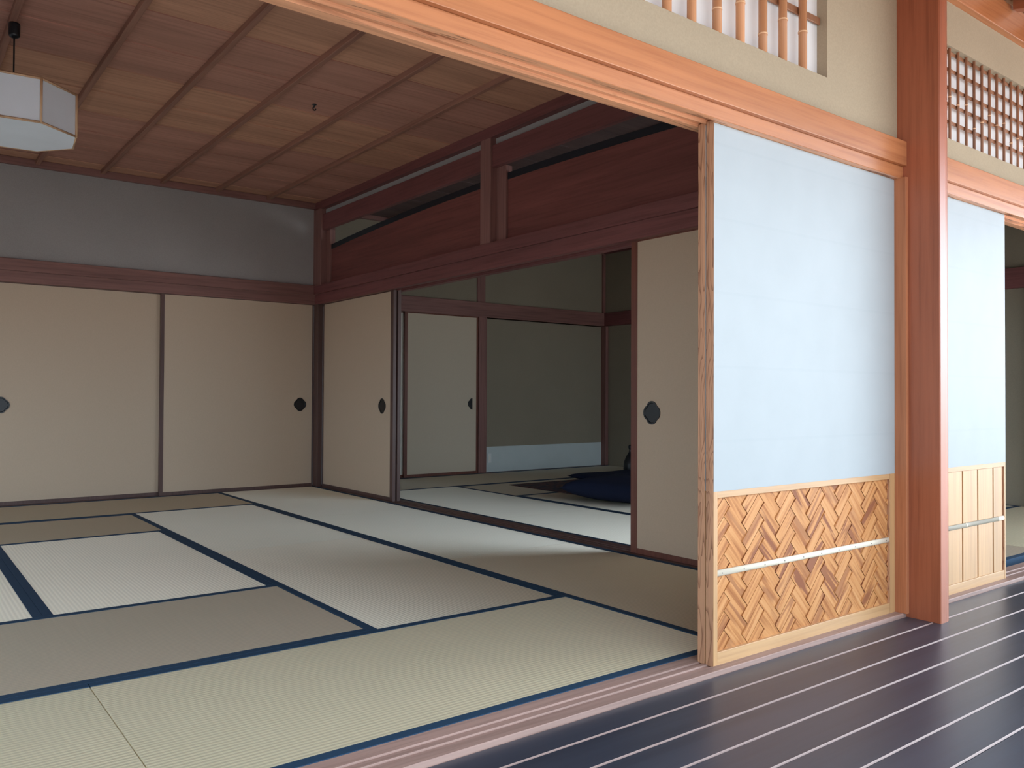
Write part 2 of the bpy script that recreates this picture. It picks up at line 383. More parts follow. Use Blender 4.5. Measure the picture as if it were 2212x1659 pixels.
mat(c1, c3, 6.362, 7.410, 0, 'dark brown narrow-looking tatami mat at far left, second from the back doors', G1, M['rush_xd'])
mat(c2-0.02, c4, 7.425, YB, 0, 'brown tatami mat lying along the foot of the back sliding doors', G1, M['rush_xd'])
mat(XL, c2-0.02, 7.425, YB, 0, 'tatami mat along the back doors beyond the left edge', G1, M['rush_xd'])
mat(c4, c5, YF, 4.255, 1, 'tatami mat half hidden behind the paper screens, beside the side sill', G1, M['rush_y'])
mat(c4, c5, 4.255, 6.385, 1, 'long pale tatami mat beside the open side doorway', G1, M['rush_yg'])
mat(c4, c5, 6.385, YB, 1, 'tatami mat in the back corner where the two door walls meet', G1, M['rush_yg'])
mat(XL, c1, 3.160, 5.295, 1, 'tatami mat beyond the left edge, near', G1, M['rush_y'])
mat(XL, c1, 5.295, 7.410, 1, 'tatami mat beyond the left edge, far', G1, M['rush_y'])
d0, d1, d2, d3, d4 = XS2, 5.07, 6.14, 7.21, 8.28
mat(d0, d1, 5.412, 7.62, 1, 'pale tatami mat just past the side sill, behind the open doors', G2, M['rush_yg'])
mat(d0, d1, 3.262, 5.412, 1, 'pale tatami mat of the second room, right part seen through the doorway', G2, M['rush_yg'])
mat(d0, 6.12, 2.20, 3.262, 0, 'tatami mat of the second room next to the veranda', G2, M['rush_x'])
mat(6.12, XR, 2.20, 3.262, 0, 'tatami mat visible through the gap at the right edge of the picture', G2, M['rush_xl'])
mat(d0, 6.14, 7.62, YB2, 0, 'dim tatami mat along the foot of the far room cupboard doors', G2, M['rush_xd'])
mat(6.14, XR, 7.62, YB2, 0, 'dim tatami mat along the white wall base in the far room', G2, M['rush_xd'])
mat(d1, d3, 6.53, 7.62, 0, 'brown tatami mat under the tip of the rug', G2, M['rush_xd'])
mat(d1, d2, 4.36, 6.53, 1, 'tatami mat under the front navy cushion', G2, M['rush_y'])
mat(d2, d3, 4.36, 6.53, 1, 'tatami mat in the middle of the second room, covered by the rug', G2, M['rush_y'])
mat(d1, d3, 3.262, 4.36, 0, 'tatami mat of the second room in front of the rug', G2, M['rush_x'])
mat(d3, XR, 3.262, 5.45, 1, 'tatami mat by the far side wall, near half', G2, M['rush_y'])
mat(d3, XR, 5.45, 7.62, 1, 'tatami mat by the far side wall, far half', G2, M['rush_y'])

# ------------------------------------------------------------------ thresholds and sills
def groove_x(bm, x0, x1, ya, yb, z0, z1, grooves, depth=0.006):
    ys = [ya]
    for g0, g1 in grooves: ys += [g0, g1]
    ys.append(yb)
    pts = [(ya, z0)]; pts.append((ya, z1-0.003)); pts.append((ya+0.003, z1))
    for g0, g1 in grooves: pts += [(g0, z1), (g0+0.001, z1-depth), (g1-0.001, z1-depth), (g1, z1)]
    pts += [(yb, z1), (yb, z0)]
    prism(bm, pts, 0, x0, x1)
def groove_y(bm, y0, y1, xa, xb, z0, z1, grooves, depth=0.006):
    pts = [(xa, z0), (xa, z1-0.002), (xa+0.002, z1)]
    for g0, g1 in grooves: pts += [(g0, z1), (g0+0.001, z1-depth), (g1-0.001, z1-depth), (g1, z1)]
    pts += [(xb, z1), (xb, z0)]
    prism(bm, pts, 1, y0, y1)
bm = bm_new(); groove_x(bm, XL-0.1, 9.0, 1.945, YF, -0.059, 0.0, [(1.990, 2.016), (2.031, 2.057)]); struct('trim_1', bm, M['thresh'])
bm = bm_new(); groove_y(bm, YF, 8.66, XS, XS2, -0.059, 0.003, [(3.838, 3.862), (3.884, 3.908)]); struct('trim_2', bm, M['sill_y'])
bm = bm_new(); box(bm, XL, XS-0.02, YB, 8.70, -0.059, 0.003, 0.002); struct('trim_3', bm, M['frame'])
bm = bm_new(); box(bm, XS2, XR, YB2, 8.86, -0.059, 0.004, 0.002); struct('trim_4', bm, M['frame'])

# ------------------------------------------------------------------ walls
bm = bm_new()
box(bm, XL-0.15, XS2, 8.56, 8.74, 2.10, 3.4); box(bm, XL-0.15, XS2, 8.71, 8.78, -0.2, 2.12)
struct('wall_back', bm, M['plaster_in'])
bm = bm_new()
box(bm, XL-0.15, XL, 1.95, 3.1, -0.2, 3.4); box(bm, XL-0.15, XL, 8.1, 8.8, -0.2, 3.4)
box(bm, XL-0.15, XL, 3.1, 8.1, 1.65, 3.4); box(bm, XL-0.15, XL, 3.1, 8.1, -0.2, 0.55)  # unseen low window gap, added so daylight reaches the room
struct('wall_left', bm, M['plaster_in'])
bm = bm_new(); box(bm, 3.825, 3.90, 2.06, 8.66, 2.90, 3.4); struct('wall_right', bm, M['plaster_in'])
# front wall with two latticed openings
W1 = (0.95, 3.214, 2.378, 2.96); W2 = (4.02, 6.6, 2.330, 2.812)
bm = bm_new(); ya, yb = 1.983, 2.10
def wall_with_hole(bm, x0, x1, z0, z1, W):
    box(bm, x0, W[0], ya, yb, z0, z1); box(bm, W[1], x1, ya, yb, z0, z1)
    box(bm, W[0], W[1], ya, yb, z0, W[2]); box(bm, W[0], W[1], ya, yb, W[3], z1)
wall_with_hole(bm, XL-0.15, 3.80, 2.06, 3.5, W1)
wall_with_hole(bm, 3.80, 8.9, 2.06, 3.5, W2)
struct('wall_front', bm, M['plaster_out'])
bm = bm_new()
box(bm, XS2, XR+0.15, 8.80, 8.95, 2.02, 3.4); box(bm, 6.2, XR+0.15, 8.80, 8.95, -0.2, 2.2); box(bm, XS2, 6.2, 8.86, 8.95, -0.2, 2.1)
struct('wall_far', bm, M['plaster_far'])
bm = bm_new(); box(bm, XR, XR+0.15, 1.95, 8.95, -0.2, 3.4); struct('wall_side', bm, M['plaster_far'])
# outer side of the veranda: plain wall at the left, open to the garden from x = 0.4 on
bm = bm_new(); box(bm, -2.4, -2.25, 0.3, 1.95, -0.8, 3.4); struct('wall_outer', bm, M['plaster_out'])

# ------------------------------------------------------------------ ceilings
def board_ceiling(name, x0, x1, y0, y1, z, mats, pitch, off, xb, parent_battens=True):
    bm = bm_new(); y = off; i = 0
    rnd = random.Random(3)
    while y < y1:
        a, b = max(y, y0), min(y+pitch, y1)
        if b > a:
            mi = rnd.randrange(len(mats))
            # lapped board: near edge drops a little below its neighbour
            t_ = bmesh.new()
            za, zb = z-0.006, z
            vv = [t_.verts.new(p) for p in ((x0, a, za), (x1, a, za), (x1, b, zb), (x0, b, zb), (x0, a, z+0.05), (x1, a, z+0.05), (x1, b, z+0.05), (x0, b, z+0.05))]
            for f in ((0,1,2,3),(7,6,5,4),(0,4,5,1),(1,5,6,2),(2,6,7,3),(3,7,4,0)): t_.faces.new([vv[k] for k in f])
            bmesh.ops.recalc_face_normals(t_, faces=t_.faces)
            merge(bm, t_, mi)
        y += pitch; i += 1
    o = struct(name, bm, mats)
    return o
ce = board_ceiling('ceiling', XL, XS+0.03, 2.06, 8.58, 3.12, [M['ceil_x'], M['ceil_b']], 0.502, 1.79, None)
k = 0
for i in range(-5, 6):
    x = 1.07+0.5365*i
    if x < XL or x > XS-0.06: continue
    bm = bm_new(); box(bm, x, x+0.036, 2.1, 8.56, 3.078, 3.119, 0.004); obj('batten', bm, M['batten'], ce)
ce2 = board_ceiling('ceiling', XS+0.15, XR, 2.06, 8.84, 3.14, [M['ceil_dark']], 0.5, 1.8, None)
for i in range(9):
    x = 4.3+0.5*i
    bm = bm_new(); box(bm, x, x+0.034, 2.1, 8.8, 3.10, 3.139, 0.004); obj('batten', bm, M['batten'], ce2)
# ceiling edge mouldings
bm = bm_new(); box(bm, XL, XS+0.06, 8.52, 8.60, 3.052, 3.118, 0.004); struct('trim_5', bm, M['dark_x'])
bm = bm_new(); box(bm, 3.765, 3.835, 2.1, 8.54, 3.034, 3.118, 0.004); struct('trim_6', bm, M['dark_y'])
bm = bm_new(); box(bm, XS2, XR, 8.75, 8.83, 3.088, 3.14, 0.004); struct('trim_7', bm, M['dark_x'])
bm = bm_new(); box(bm, XR-0.05, XR+0.02, 2.1, 8.76, 3.088, 3.14, 0.004); struct('trim_8', bm, M['dark_y'])
# veranda: wall plate, sloping board ceiling with rafters
bm = bm_new(); box(bm, -2.3, 9.3, 1.945, 2.02, 3.036, 3.20, 0.004); struct('trim_9', bm, M['cedar_x'])
SL = 0.29
def zc(y): return 3.235 - SL*(1.95-y)*1.0
bm = bm_new()
yy = 2.05
i = 0
while yy > 0.4:
    a, b = yy-0.26, yy
    t_ = bmesh.new()
    vv = [t_.verts.new(p) for p in ((-2.5, a, zc(a)), (10.2, a, zc(a)), (10.2, b, zc(b)-0.004), (-2.5, b, zc(b)-0.004), (-2.5, a, zc(a)+0.1), (10.2, a, zc(a)+0.1), (10.2, b, zc(b)+0.1), (-2.5, b, zc(b)+0.1))]
    for f in ((0,1,2,3),(7,6,5,4),(0,4,5,1),(1,5,6,2),(2,6,7,3),(3,7,4,0)): t_.faces.new([vv[q] for q in f])
    bmesh.ops.recalc_face_normals(t_, faces=t_.faces); merge(bm, t_, i % 2)
    yy -= 0.26; i += 1
cv = struct('ceiling', bm, [M['cedar_x'], M['cedar_x']])
M['rafter'] = wood('rafter', srgb(170, 106, 74), srgb(120, 66, 44), 1, rough=0.5)
for i in range(-8, 11):
    x = 4.965+0.5*i
    bm = bm_new(); t_ = bmesh.new()
    w_ = 0.06; h_ = 0.055; a, b = 0.28, 1.93
    vv = [t_.verts.new(p) for p in ((x, a, zc(a)-h_-.01), (x+w_, a, zc(a)-h_-.01), (x+w_, b, zc(b)-h_-.01), (x, b, zc(b)-h_-.01), (x, a, zc(a)-.005), (x+w_, a, zc(a)-.005), (x+w_, b, zc(b)-.005), (x, b, zc(b)-.005))]
    for f in ((0,1,2,3),(7,6,5,4),(0,4,5,1),(1,5,6,2),(2,6,7,3),(3,7,4,0)): t_.faces.new([vv[q] for q in f])
    bmesh.ops.recalc_face_normals(t_, faces=t_.faces); merge(bm, t_); obj('rafter', bm, M['rafter'], cv)
# roof slab over everything (keeps sky light out of the rooms)
bm = bm_new(); box(bm, -2.6, 9.3, 1.7, 9.6, 3.42, 3.5); struct('ceiling', bm, M['dark_x'])

# ------------------------------------------------------------------ lintels and nageshi rails
bm = bm_new(); box(bm, XL, 3.80, 1.935, 1.985, 2.088, 2.202, 0.0025); struct('trim_10', bm, M['cedar_x'])
bm = bm_new(); box(bm, 3.92, 9.0, 1.935, 1.985, 2.088, 2.202, 0.0025); struct('trim_11', bm, M['cedar_x'])
def kamoi(x0, x1):
    bm = bm_new()
    pts = [(1.955, 2.087), (1.955, 2.034), (1.957, 2.032), (1.986, 2.032), (1.987, 2.046), (2.022, 2.046), (2.024, 2.034), (2.027, 2.034), (2.029, 2.046), (2.064, 2.046), (2.066, 2.034), (2.108, 2.034), (2.11, 2.036), (2.11, 2.087)]
    prism(bm, pts, 0, x0, x1)
    for f in bm.faces:
        f.normal_update(); f.material_index = 1 if f.normal.y < -0.7 and f.calc_center_median().y < 1.96 else 0
    return bm
struct('trim_12', kamoi(XL, 3.80), [M['cedar_fleck_lit_x'], M['cedar_x']])
struct('trim_13', kamoi(3.93, 9.0), [M['cedar_fleck_lit_x'], M['cedar_x']])
bm = bm_new(); box(bm, XL, 3.80, 2.095, 2.15, 2.09, 2.20, 0.0025); struct('trim_14', bm, M['dark_x'])
# back wall
bm = bm_new(); box(bm, XL, 3.80, 8.515, 8.565, 2.10, 2.208, 0.003); struct('trim_15', bm, M['dark_x'])
bm = bm_new(); box(bm, XL, 3.80, 8.535, 8.71, 2.000, 2.101, 0.002); struct('trim_16', bm, M['dark_x'])
# side wall
bm = bm_new(); box(bm, 3.752, 3.80, 2.11, 8.53, 2.108, 2.200, 0.003); struct('trim_17', bm, M['dark_y'])
bm = bm_new()
pts = [(3.775, 2.11), (3.775, 2.002), (3.777, 2.0), (3.828, 2.0), (3.829, 2.012), (3.870, 2.012), (3.871, 2.0), (3.875, 2.0), (3.876, 2.012), (3.917, 2.012), (3.918, 2.0), (3.975, 2.0), (3.975, 2.11)]
prism(bm, pts, 1, 2.10, 8.66); struct('trim_18', bm, M['dark_y'])
bm = bm_new(); box(bm, 3.97, 4.02, 2.10, 8.76, 2.10, 2.20, 0.003); struct('trim_19', bm, M['dark_y'])
bm = bm_new(); box(bm, 3.80, 3.93, 2.10, 8.66, 2.085, 2.215, 0.003); struct('trim_20', bm, M['dark_y'])
# upper transom rail
bm = bm_new(); box(bm, 3.79, 3.838, 2.10, 8.50, 2.803, 2.975, 0.003); struct('trim_21', bm, M['dark_y'])
# second room rails
bm = bm_new(); box(bm, XS2, XR, 8.745, 8.805, 2.030, 2.222, 0.003); struct('trim_22', bm, M['dark_x'])
bm = bm_new(); box(bm, XR-0.05, XR+0.01, 2.1, 8.75, 2.030, 2.222, 0.003); struct('trim_23', bm, M['dark_y'])
# white wall base in the second room
bm = bm_new(); box(bm, 6.262, 8.36, 8.792, 8.802, 0.003, 0.335, 0.001); struct('baseboard_far', bm, M['dado'])

# ------------------------------------------------------------------ posts
def post(name, label, x0, x1, y0, y1, z0, z1, mt, group=None, bev=0.006):
    bm = bm_new(); box(bm, x0, x1, y0, y1, z0, z1, bev)
    return tag(obj(name, bm, mt), label, 'post', group)
# big veranda pillar with a rounded waney right edge
bm = bm_new()
pts = [(3.800, 2.105), (3.800, 1.789), (3.804, 1.785), (3.852, 1.785)]
for i in range(1, 9):
    a = math.radians(90*i/8); pts.append((3.852+0.10*math.sin(a), 1.785+0.10*(1-math.cos(a))))
pts.append((3.952, 2.105))
prism(bm, pts, 2, -0.017, 3.44)
o = obj('wooden_pillar', bm, M['pillar_z']); tag(o, 'big reddish wooden pillar standing on the veranda boards between the two white screens', 'pillar')
bm = bm_new(); box(bm, 3.779, 3.801, 1.93, 2.10, 0.0, 2.034, 0.0015)
tag(obj('door_jamb', bm, M['jamb_z']), 'slim reddish upright strip closing the gap between white screen and big pillar', 'door jamb')
post('wooden_post', 'dark square corner post where the two door walls meet, up to the ceiling', 3.765, 3.94, 8.375, 8.56, 2.20, 3.05, M['dark_z'], 'dark posts inside the rooms')
post('wooden_post', 'thin dark upright in the back corner between the two sliding door walls', 3.775, 3.83, 8.445, 8.555, 0.003, 2.001, M['frame'], 'dark posts inside the rooms', 0.003)
post('wooden_post', 'dark upright dividing the two carved boards above the side doors', 3.772, 3.93, 5.232, 5.372, 2.20, 3.04, M['dark_z'], 'dark posts inside the rooms')
post('wooden_post', 'reddish post beside the cupboard doors in the far room, lower length', 6.135, 6.262, 8.74, 8.80, 0.003, 2.031, M['dark_z'], 'dark posts inside the rooms')
post('wooden_post', 'short reddish post above the rail on the far room wall', 6.135, 6.262, 8.78, 8.82, 2.221, 3.09, M['dark_z'], 'dark posts inside the rooms')
post('wooden_post', 'reddish corner post at the right end of the white wall base, far room', 8.36, 8.415, 8.70, 8.80, 0.003, 2.031, M['dark_z'], 'dark posts inside the rooms')
post('wooden_post', 'thin dark corner upright near the far room ceiling', 8.37, 8.415, 8.765, 8.80, 2.221, 3.09, M['dark_z'], 'dark posts inside the rooms', 0.003)
post('wooden_post', 'brown post seen low in the gap at the right edge of the picture', 8.33, 8.42, 2.98, 3.10, 0.003, 2.031, M['dark_z'], 'dark posts inside the rooms')

# ------------------------------------------------------------------ fusuma sliding doors
def lobed(n=72, r=0.070, asp=1.06, d=0.36, q=0.64):
    out = []
    for i in range(n):
        a = 2*math.pi*i/n; ph = (a+math.pi/4) % (math.pi/2)-math.pi/4
        rr = r*(d*math.cos(ph)+math.sqrt(q*q-(d*math.sin(ph))**2)); out.append((rr*math.cos(a), rr*asp*math.sin(a)))
    return out
def handle_mesh(center, axis, face, out, half=False):
    """axis: direction the door runs (0 x, 1 y); face: coordinate of its face; out: +-1 towards the viewer"""
    bm = bm_new(); t_ = bmesh.new()
    P = lobed()
    if half: P = [p for p in P if p[0] <= 0.002]
    rings = []
    for sc, d in ((1.0, 0.0), (1.0, 0.006), (0.86, 0.006), (0.80, 0.0015)):
        ring = []
        for px, pz in P:
            u = center[0]+px*sc; z = center[1]+pz*sc; q = face+out*d
            ring.append(t_.verts.new((u, q, z) if axis == 0 else (q, u, z)))
        rings.append(ring)
    n = len(P)
    for a, b in zip(rings, rings[1:]):
        for i in range(n): t_.faces.new((a[i], a[(i+1) % n], b[(i+1) % n], b[i]))
    t_.faces.new(rings[-1]); t_.faces.new(rings[0][::-1])
    bmesh.ops.recalc_face_normals(t_, faces=t_.faces); merge(bm, t_); return bm
def fusuma(label, group, axis, a0, a1, face, out, hpos=None, stile=0.026, z1=2.010, paper_m=None, frame_m=None, half=False, sl=None, sr=None, rail=0.036):
    th = 0.034; q0, q1 = sorted((face, face-out*th)); z0 = -0.002
    mid = (a0+a1)/2
    e = thing('sliding_door', label, 'sliding door', (mid, (q0+q1)/2, 0.003) if axis == 0 else ((q0+q1)/2, mid, 0.003), group)
    def bx(bm, u0, u1, v0, v1, zz0, zz1, bev=0.0):
        if axis == 0: box(bm, u0, u1, v0, v1, zz0, zz1, bev)
        else: box(bm, v0, v1, u0, u1, zz0, zz1, bev)
    sl = sl or stile; sr = sr or stile
    bm = bm_new(); bx(bm, a0+sl-0.004, a1-sr+0.004, q0+0.004, q1-0.004, z0+0.02, z1-0.012); obj('paper_panel', bm, paper_m or M['fus'], e)
    fm = frame_m or M['frame']
    for u0, u1 in ((a0, a0+sl), (a1-sr, a1)):
        bm = bm_new(); bx(bm, u0, u1, q0, q1, z0, z1, 0.002); obj('stile', bm, fm, e)
    bm = bm_new(); bx(bm, a0+sl, a1-sr, q0+0.001, q1-0.001, z0, rail, 0.0015); obj('bottom_rail', bm, fm, e)
    bm = bm_new(); bx(bm, a0+sl, a1-sr, q0+0.001, q1-0.001, z1-0.016, z1, 0.0015); obj('top_rail', bm, fm, e)
    if hpos is not None:
        obj('pull_handle', handle_mesh((hpos, 0.900), axis, face-out*0.004, out, half), M['lacquer'], e)
    return e
GB = 'sliding doors along the back wall'; GS = 'sliding doors in the side wall'
fusuma('beige sliding door at the right end of the back wall, black pull near the corner', GB, 0, 2.172, 3.772, 8.556, -1, 3.622, sl=0.034, sr=0.014)
fusuma('beige sliding door at the left of the back wall, its black pull cut by the picture edge', GB, 0, 0.60, 2.200, 8.600, -1, 0.835)
fusuma('beige sliding door of the back wall beyond the left edge', GB, 0, -1.0, 0.63, 8.556, -1, -0.78)
fusuma('beige sliding door nearest the back corner in the side wall, black pull at its right edge', GS, 1, 6.874, 8.440, 3.833, -1, 7.090, stile=0.054, sr=0.020, sl=0.054)
fusuma('sliding door stacked behind the one by the back corner, only its edge stile showing', GS, 1, 6.868, 8.440, 3.880, -1, None, stile=0.054)
fusuma('beige sliding door half open beside the white screens, large black pull', GS, 1, 2.150, 3.757, 3.833, -1, 3.576, sl=0.03, sr=0.054, frame_m=M['frame_red'])
fusuma('sliding door stacked behind the half open one next to the white screens', GS, 1, 2.150, 3.750, 3.880, -1, None, stile=0.054, frame_m=M['frame_red'])
fusuma('pale cupboard door behind the tan upright in the far room', 'cupboard doors of the far room', 0, 4.05, 5.150, 8.800, -1, None, paper_m=M['white'], frame_m=M['frame_red'], z1=2.03)
fusuma('beige cupboard door in the far room with a half-moon black pull', 'cupboard doors of the far room', 0, 5.044, 6.132, 8.757, -1, 6.045, sl=0.040, paper_m=M['fus2'], half=True, z1=2.03, frame_m=M['frame_red'])

# ------------------------------------------------------------------ shoji screens
def weave_mesh(x0, x1, z0, z1, yf):
    """diagonal herringbone of cedar strips filling a panel, viewer on -y side"""
    wd = 0.0505; L = 3
    t_ = bmesh.new(); uvl = t_.loops.layers.uv.new('UVMap'); tl = t_.faces.layers.float.new('tint')
    rnd = random.Random(11); cx, cz = (x0+x1)/2, (z0+z1)/2
    R_ = 22; cs = math.cos(math.radians(45)); 
    polys = []
    for k in range(-R_, R_):
        for mlt in range(-9, 10):
            dx = 2*L*mlt
            polys.append(('H', k+dx, k, L, 1)); polys.append(('V', k+dx, k-2*L+1, 1, L))
    def clip(poly, axis, lim, keep_less):
        out = []
        for i in range(len(poly)):
            a, b = poly[i], poly[(i+1) % len(poly)]
            ina = (a[axis] <= lim) if keep_less else (a[axis] >= lim); inb = (b[axis] <= lim) if keep_less else (b[axis] >= lim)
            if ina: out.append(a)
            if ina != inb:
                s_ = (lim-a[axis])/(b[axis]-a[axis]); out.append(tuple(a[j]+(b[j]-a[j])*s_ for j in range(5)))
        return out
    for typ, gx, gy, w_, h_ in polys:
        g = 0.012
        uo, vo = rnd.random()*40, rnd.random()*40; tint = rnd.choice((0.0, 0.15, 0.3, 0.6, 0.9, 1.0, 0.5))
        cor = [(gx+g, gy+g), (gx+w_-g, gy+g), (gx+w_-g, gy+h_-g), (gx+g, gy+h_-g)]
        poly = []
        for (a, b) in cor:
            X_ = (a-b)*cs*wd; Z_ = (a+b)*cs*wd
            if typ == 'H': u, v = (a-gx)/L, (b-gy); tl_ = (a-gx)/L
            else: u, v = (b-gy)/L, (a-gx); tl_ = 1-(b-gy)/L
            # each strip dives under its neighbour at one end
            depth = 0.0035*abs(tl_) if typ == 'H' else 0.0045*abs(tl_)
            poly.append((cx+X_, cz+Z_, u*0.17+uo, v*0.05+vo, depth+0.0022*(1-v)))
        for ax, lim, less in ((0, x0, False), (0, x1, True), (1, z0, False), (1, z1, True)):
            if poly: poly = clip(poly, ax, lim, less)
        if len(poly) < 3: continue
        vs2 = [t_.verts.new((p[0], yf+p[4], p[1])) for p in poly]
        bk = [t_.verts.new((p[0], yf+0.009, p[1])) for p in poly]
        f = t_.faces.new(vs2); f[tl] = tint
        if f.calc_area() < 1e-7: t_.faces.remove(f); continue
        for lp, p in zip(f.loops, poly): lp[uvl].uv = (p[2], p[3])
        n = len(poly)
        for i in range(n):
            f2 = t_.faces.new((vs2[i], bk[i], bk[(i+1) % n], vs2[(i+1) % n])); f2[tl] = 1.0
            for lp in f2.loops: lp[uvl].uv = (uo, vo)
        f3 = t_.faces.new(bk[::-1]); f3[tl] = 1.0
    bmesh.ops.recalc_face_normals(t_, faces=t_.faces)
    return t_
def bamboo_rail(x0, x1, y, z, r, nodes, nails):
    bm = bm_new()
    pts = [(x0, r)]
    for nx in nodes: pts += [(nx-0.006, r), (nx-0.002, r*1.12), (nx, r*0.96), (nx+0.002, r*1.12), (nx+0.006, r)]
    pts.append((x1, r)); t_ = bmesh.new(); n = 16; rings = []
    for px, rr in pts:
        rings.append([t_.verts.new((px, y-rr*0.62*max(0, math.cos(2*math.pi*i/n)) if True else 0, z+rr*math.sin(2*math.pi*i/n))) for i in range(n)])
    for a, b in zip(rings, rings[1:]):
        for i in range(n): f = t_.faces.new((a[i], a[(i+1) % n], b[(i+1) % n], b[i])); f.smooth = True
    t_.faces.new(rings[0]); t_.faces.new(rings[-1][::-1])
    bmesh.ops.recalc_face_normals(t_, faces=t_.faces); merge(bm, t_)
    return bm
def shoji(label, group, x0, x1, yo, style, stile_l=0.024, stile_r=0.045, z1=2.042, visible_edge=True):
    y1_ = yo+0.036
    e = thing('shoji_screen', label, 'paper screen', ((x0+x1)/2, yo+0.018, 0.0), group)
    for u0, u1 in ((x0, x0+stile_l), (x1-stile_r, x1)):
        bm = bm_new(); box(bm, u0, u1, yo+0.0015, y1_, -0.004, z1, 0.0012); obj('stile', bm, M['stile_z'], e)
        bm = bm_new(); box(bm, u0+0.0006, u1-0.0006, yo-0.0002, yo+0.003, 0.0, 0.648, 0.0006); obj('stile_face', bm, M['pale_z'], e)
    bm = bm_new(); box(bm, x0+stile_l, x1-stile_r, yo+0.0006, y1_-0.001, -0.004, 0.047, 0.0015); obj('bottom_rail', bm, M['pale_x'], e)
    bm = bm_new(); box(bm, x0+stile_l, x1-stile_r, yo+0.0006, y1_-0.001, 0.622, 0.648, 0.0015); obj('middle_rail', bm, M['pale_x'], e)
    bm = bm_new(); box(bm, x0+stile_l, x1-stile_r, yo+0.002, y1_-0.001, z1-0.03, z1, 0.0015); obj('top_rail', bm, M['pale_x'], e)
    bm = bm_new(); box(bm, x0+0.001, x1-0.001, yo-0.0006, yo+0.0014, 0.647, z1-0.012); obj('paper', bm, M['shoji'], e)
    # lattice behind the paper
    bm = bm_new()
    n = 4
    for i in range(1, n):
        u = x0+(x1-x0)*i/n; box(bm, u-0.004, u+0.004, yo+0.016, y1_-0.004, 0.648, z1-0.03)
    for i in range(1, 7):
        z = 0.648+(z1-0.68)*i/7; box(bm, x0+stile_l, x1-stile_r, yo+0.016, y1_-0.004, z-0.004, z+0.004)
    obj('lattice', bm, M['pale_x'], e)
    bm = bm_new(); box(bm, x0+stile_l, x1-stile_r, yo+0.018, y1_-0.006, 0.046, 0.623); obj('backing_board', bm, M['bamboo_dark'], e)
    if style == 'weave':
        t_ = weave_mesh(x0+stile_l, x1-stile_r, 0.047, 0.622, yo+0.009)
        obj('woven_panel', t_, M['weave'], e)
        nodes = [x0+stile_l+0.38, x0+stile_l+0.68, x0+stile_l+0.93, x1-stile_r-0.13]
        r_ = obj('bamboo_rail', bamboo_rail(x0+stile_l, x1-stile_r, yo+0.010, 0.339, 0.0125, nodes, None), M['bamboo_white'], e)
        for i in range(10):
            u = x0+stile_l+0.03+0.132*i
            if u < x1-stile_r-0.02:
                bm = bm_new(); rod(bm, (u, yo+0.0025, 0.339), (u, yo+0.0008, 0.339), 0.0022, 8); obj('nail', bm, M['nail'], r_)
    else:
        u = x1-stile_r-0.012; k = 0
        edges = [4.955, 4.838, 4.652, 4.476, 4.300, 4.124, 3.96]
        pr = x1-stile_r
        bm = bm_new()
        for i, ed in enumerate(edges):
            if i == len(edges)-1: break
            a, b = edges[i+1]+0.009, edges[i]-0.004
            box(bm, a, b, yo+0.006, yo+0.017, 0.047, 0.622, 0.001)
        obj('board_panel', bm, M['pale_z'], e)
        obj('bamboo_rail', bamboo_rail(x0+stile_l, x1-stile_r-0.008, yo+0.004, 0.337, 0.0125, [4.51, 4.90, 4.2], None), M['bamboo_white'], e)
    return e
GSh = 'white paper screens on the veranda'
shoji('large white paper screen with woven herringbone cedar base, left of the big pillar', GSh, 2.463, 3.779, 1.986, 'weave')
shoji('paper screen stacked directly behind the herringbone one, only its grained edge visible', GSh, 2.466, 3.779, 2.027, 'weave')
shoji('narrow white paper screen with vertical board base, right of the big pillar', GSh, 3.953, 4.985, 1.986, 'board', stile_r=0.017)
shoji('paper screen stacked behind the board-based one right of the pillar', GSh, 3.953, 4.975, 2.027, 'board', stile_r=0.017)

# ------------------------------------------------------------------ latticed windows above the veranda rail
def culm(x, y, z0, z1, r, nodes, parent, mt, name='bamboo_pole', n=14):
    t_ = bmesh.new(); pts = [(z0, r)]
    for nz in nodes: pts += [(nz-0.008, r), (nz-0.003, r*1.13), (nz, r*1.02), (nz+0.003, r*1.13), (nz+0.008, r*0.98)]
    pts.append((z1, r)); rings = []
    for z, rr in pts: rings.append([t_.verts.new((x+rr*math.cos(2*math.pi*i/n), y+rr*math.sin(2*math.pi*i/n), z)) for i in range(n)])
    for k_, (a, b) in enumerate(zip(rings, rings[1:])):
        for i in range(n):
            f = t_.faces.new((a[i], a[(i+1) % n], b[(i+1) % n], b[i])); f.smooth = True
            f.material_index = 1 if (k_ % 5) in (2, 3) and k_ > 0 else 0
    bmesh.ops.recalc_face_normals(t_, faces=t_.faces)
    return obj(name, t_, [mt, M['bamboo_node']], parent)
# window_1: vertical bamboo before white paper
bm = bm_new(); box(bm, W1[0], W1[1], 2.032, 2.040, W1[2], W1[3]); win1 = struct('window_1', bm, M['washi'])
for z in (2.632,):
    bm = bm_new(); box(bm, W1[0], W1[1]-0.002, 2.014, 2.024, z-0.016, z+0.016, 0.003); obj('crossbar', bm, M['bamboo_dark'], win1)
xs = [2.216-0.14*6, 2.216-0.14*5, 2.216-0.14*4, 2.216-0.14*3, 2.216-0.14*2, 2.076, 2.216, 2.350, 2.496, 2.636, 2.780, 2.914, 3.055]
nz = {2.216: [2.62], 2.350: [2.64], 2.496: [2.470], 2.636: [2.535], 2.780: [2.452], 2.914: [2.548], 3.055: [2.535]}
for x in xs: culm(x, 1.998, W1[2]-0.002, W1[3], 0.0175, nz.get(x, [2.6]), win1, M['bamboo'])
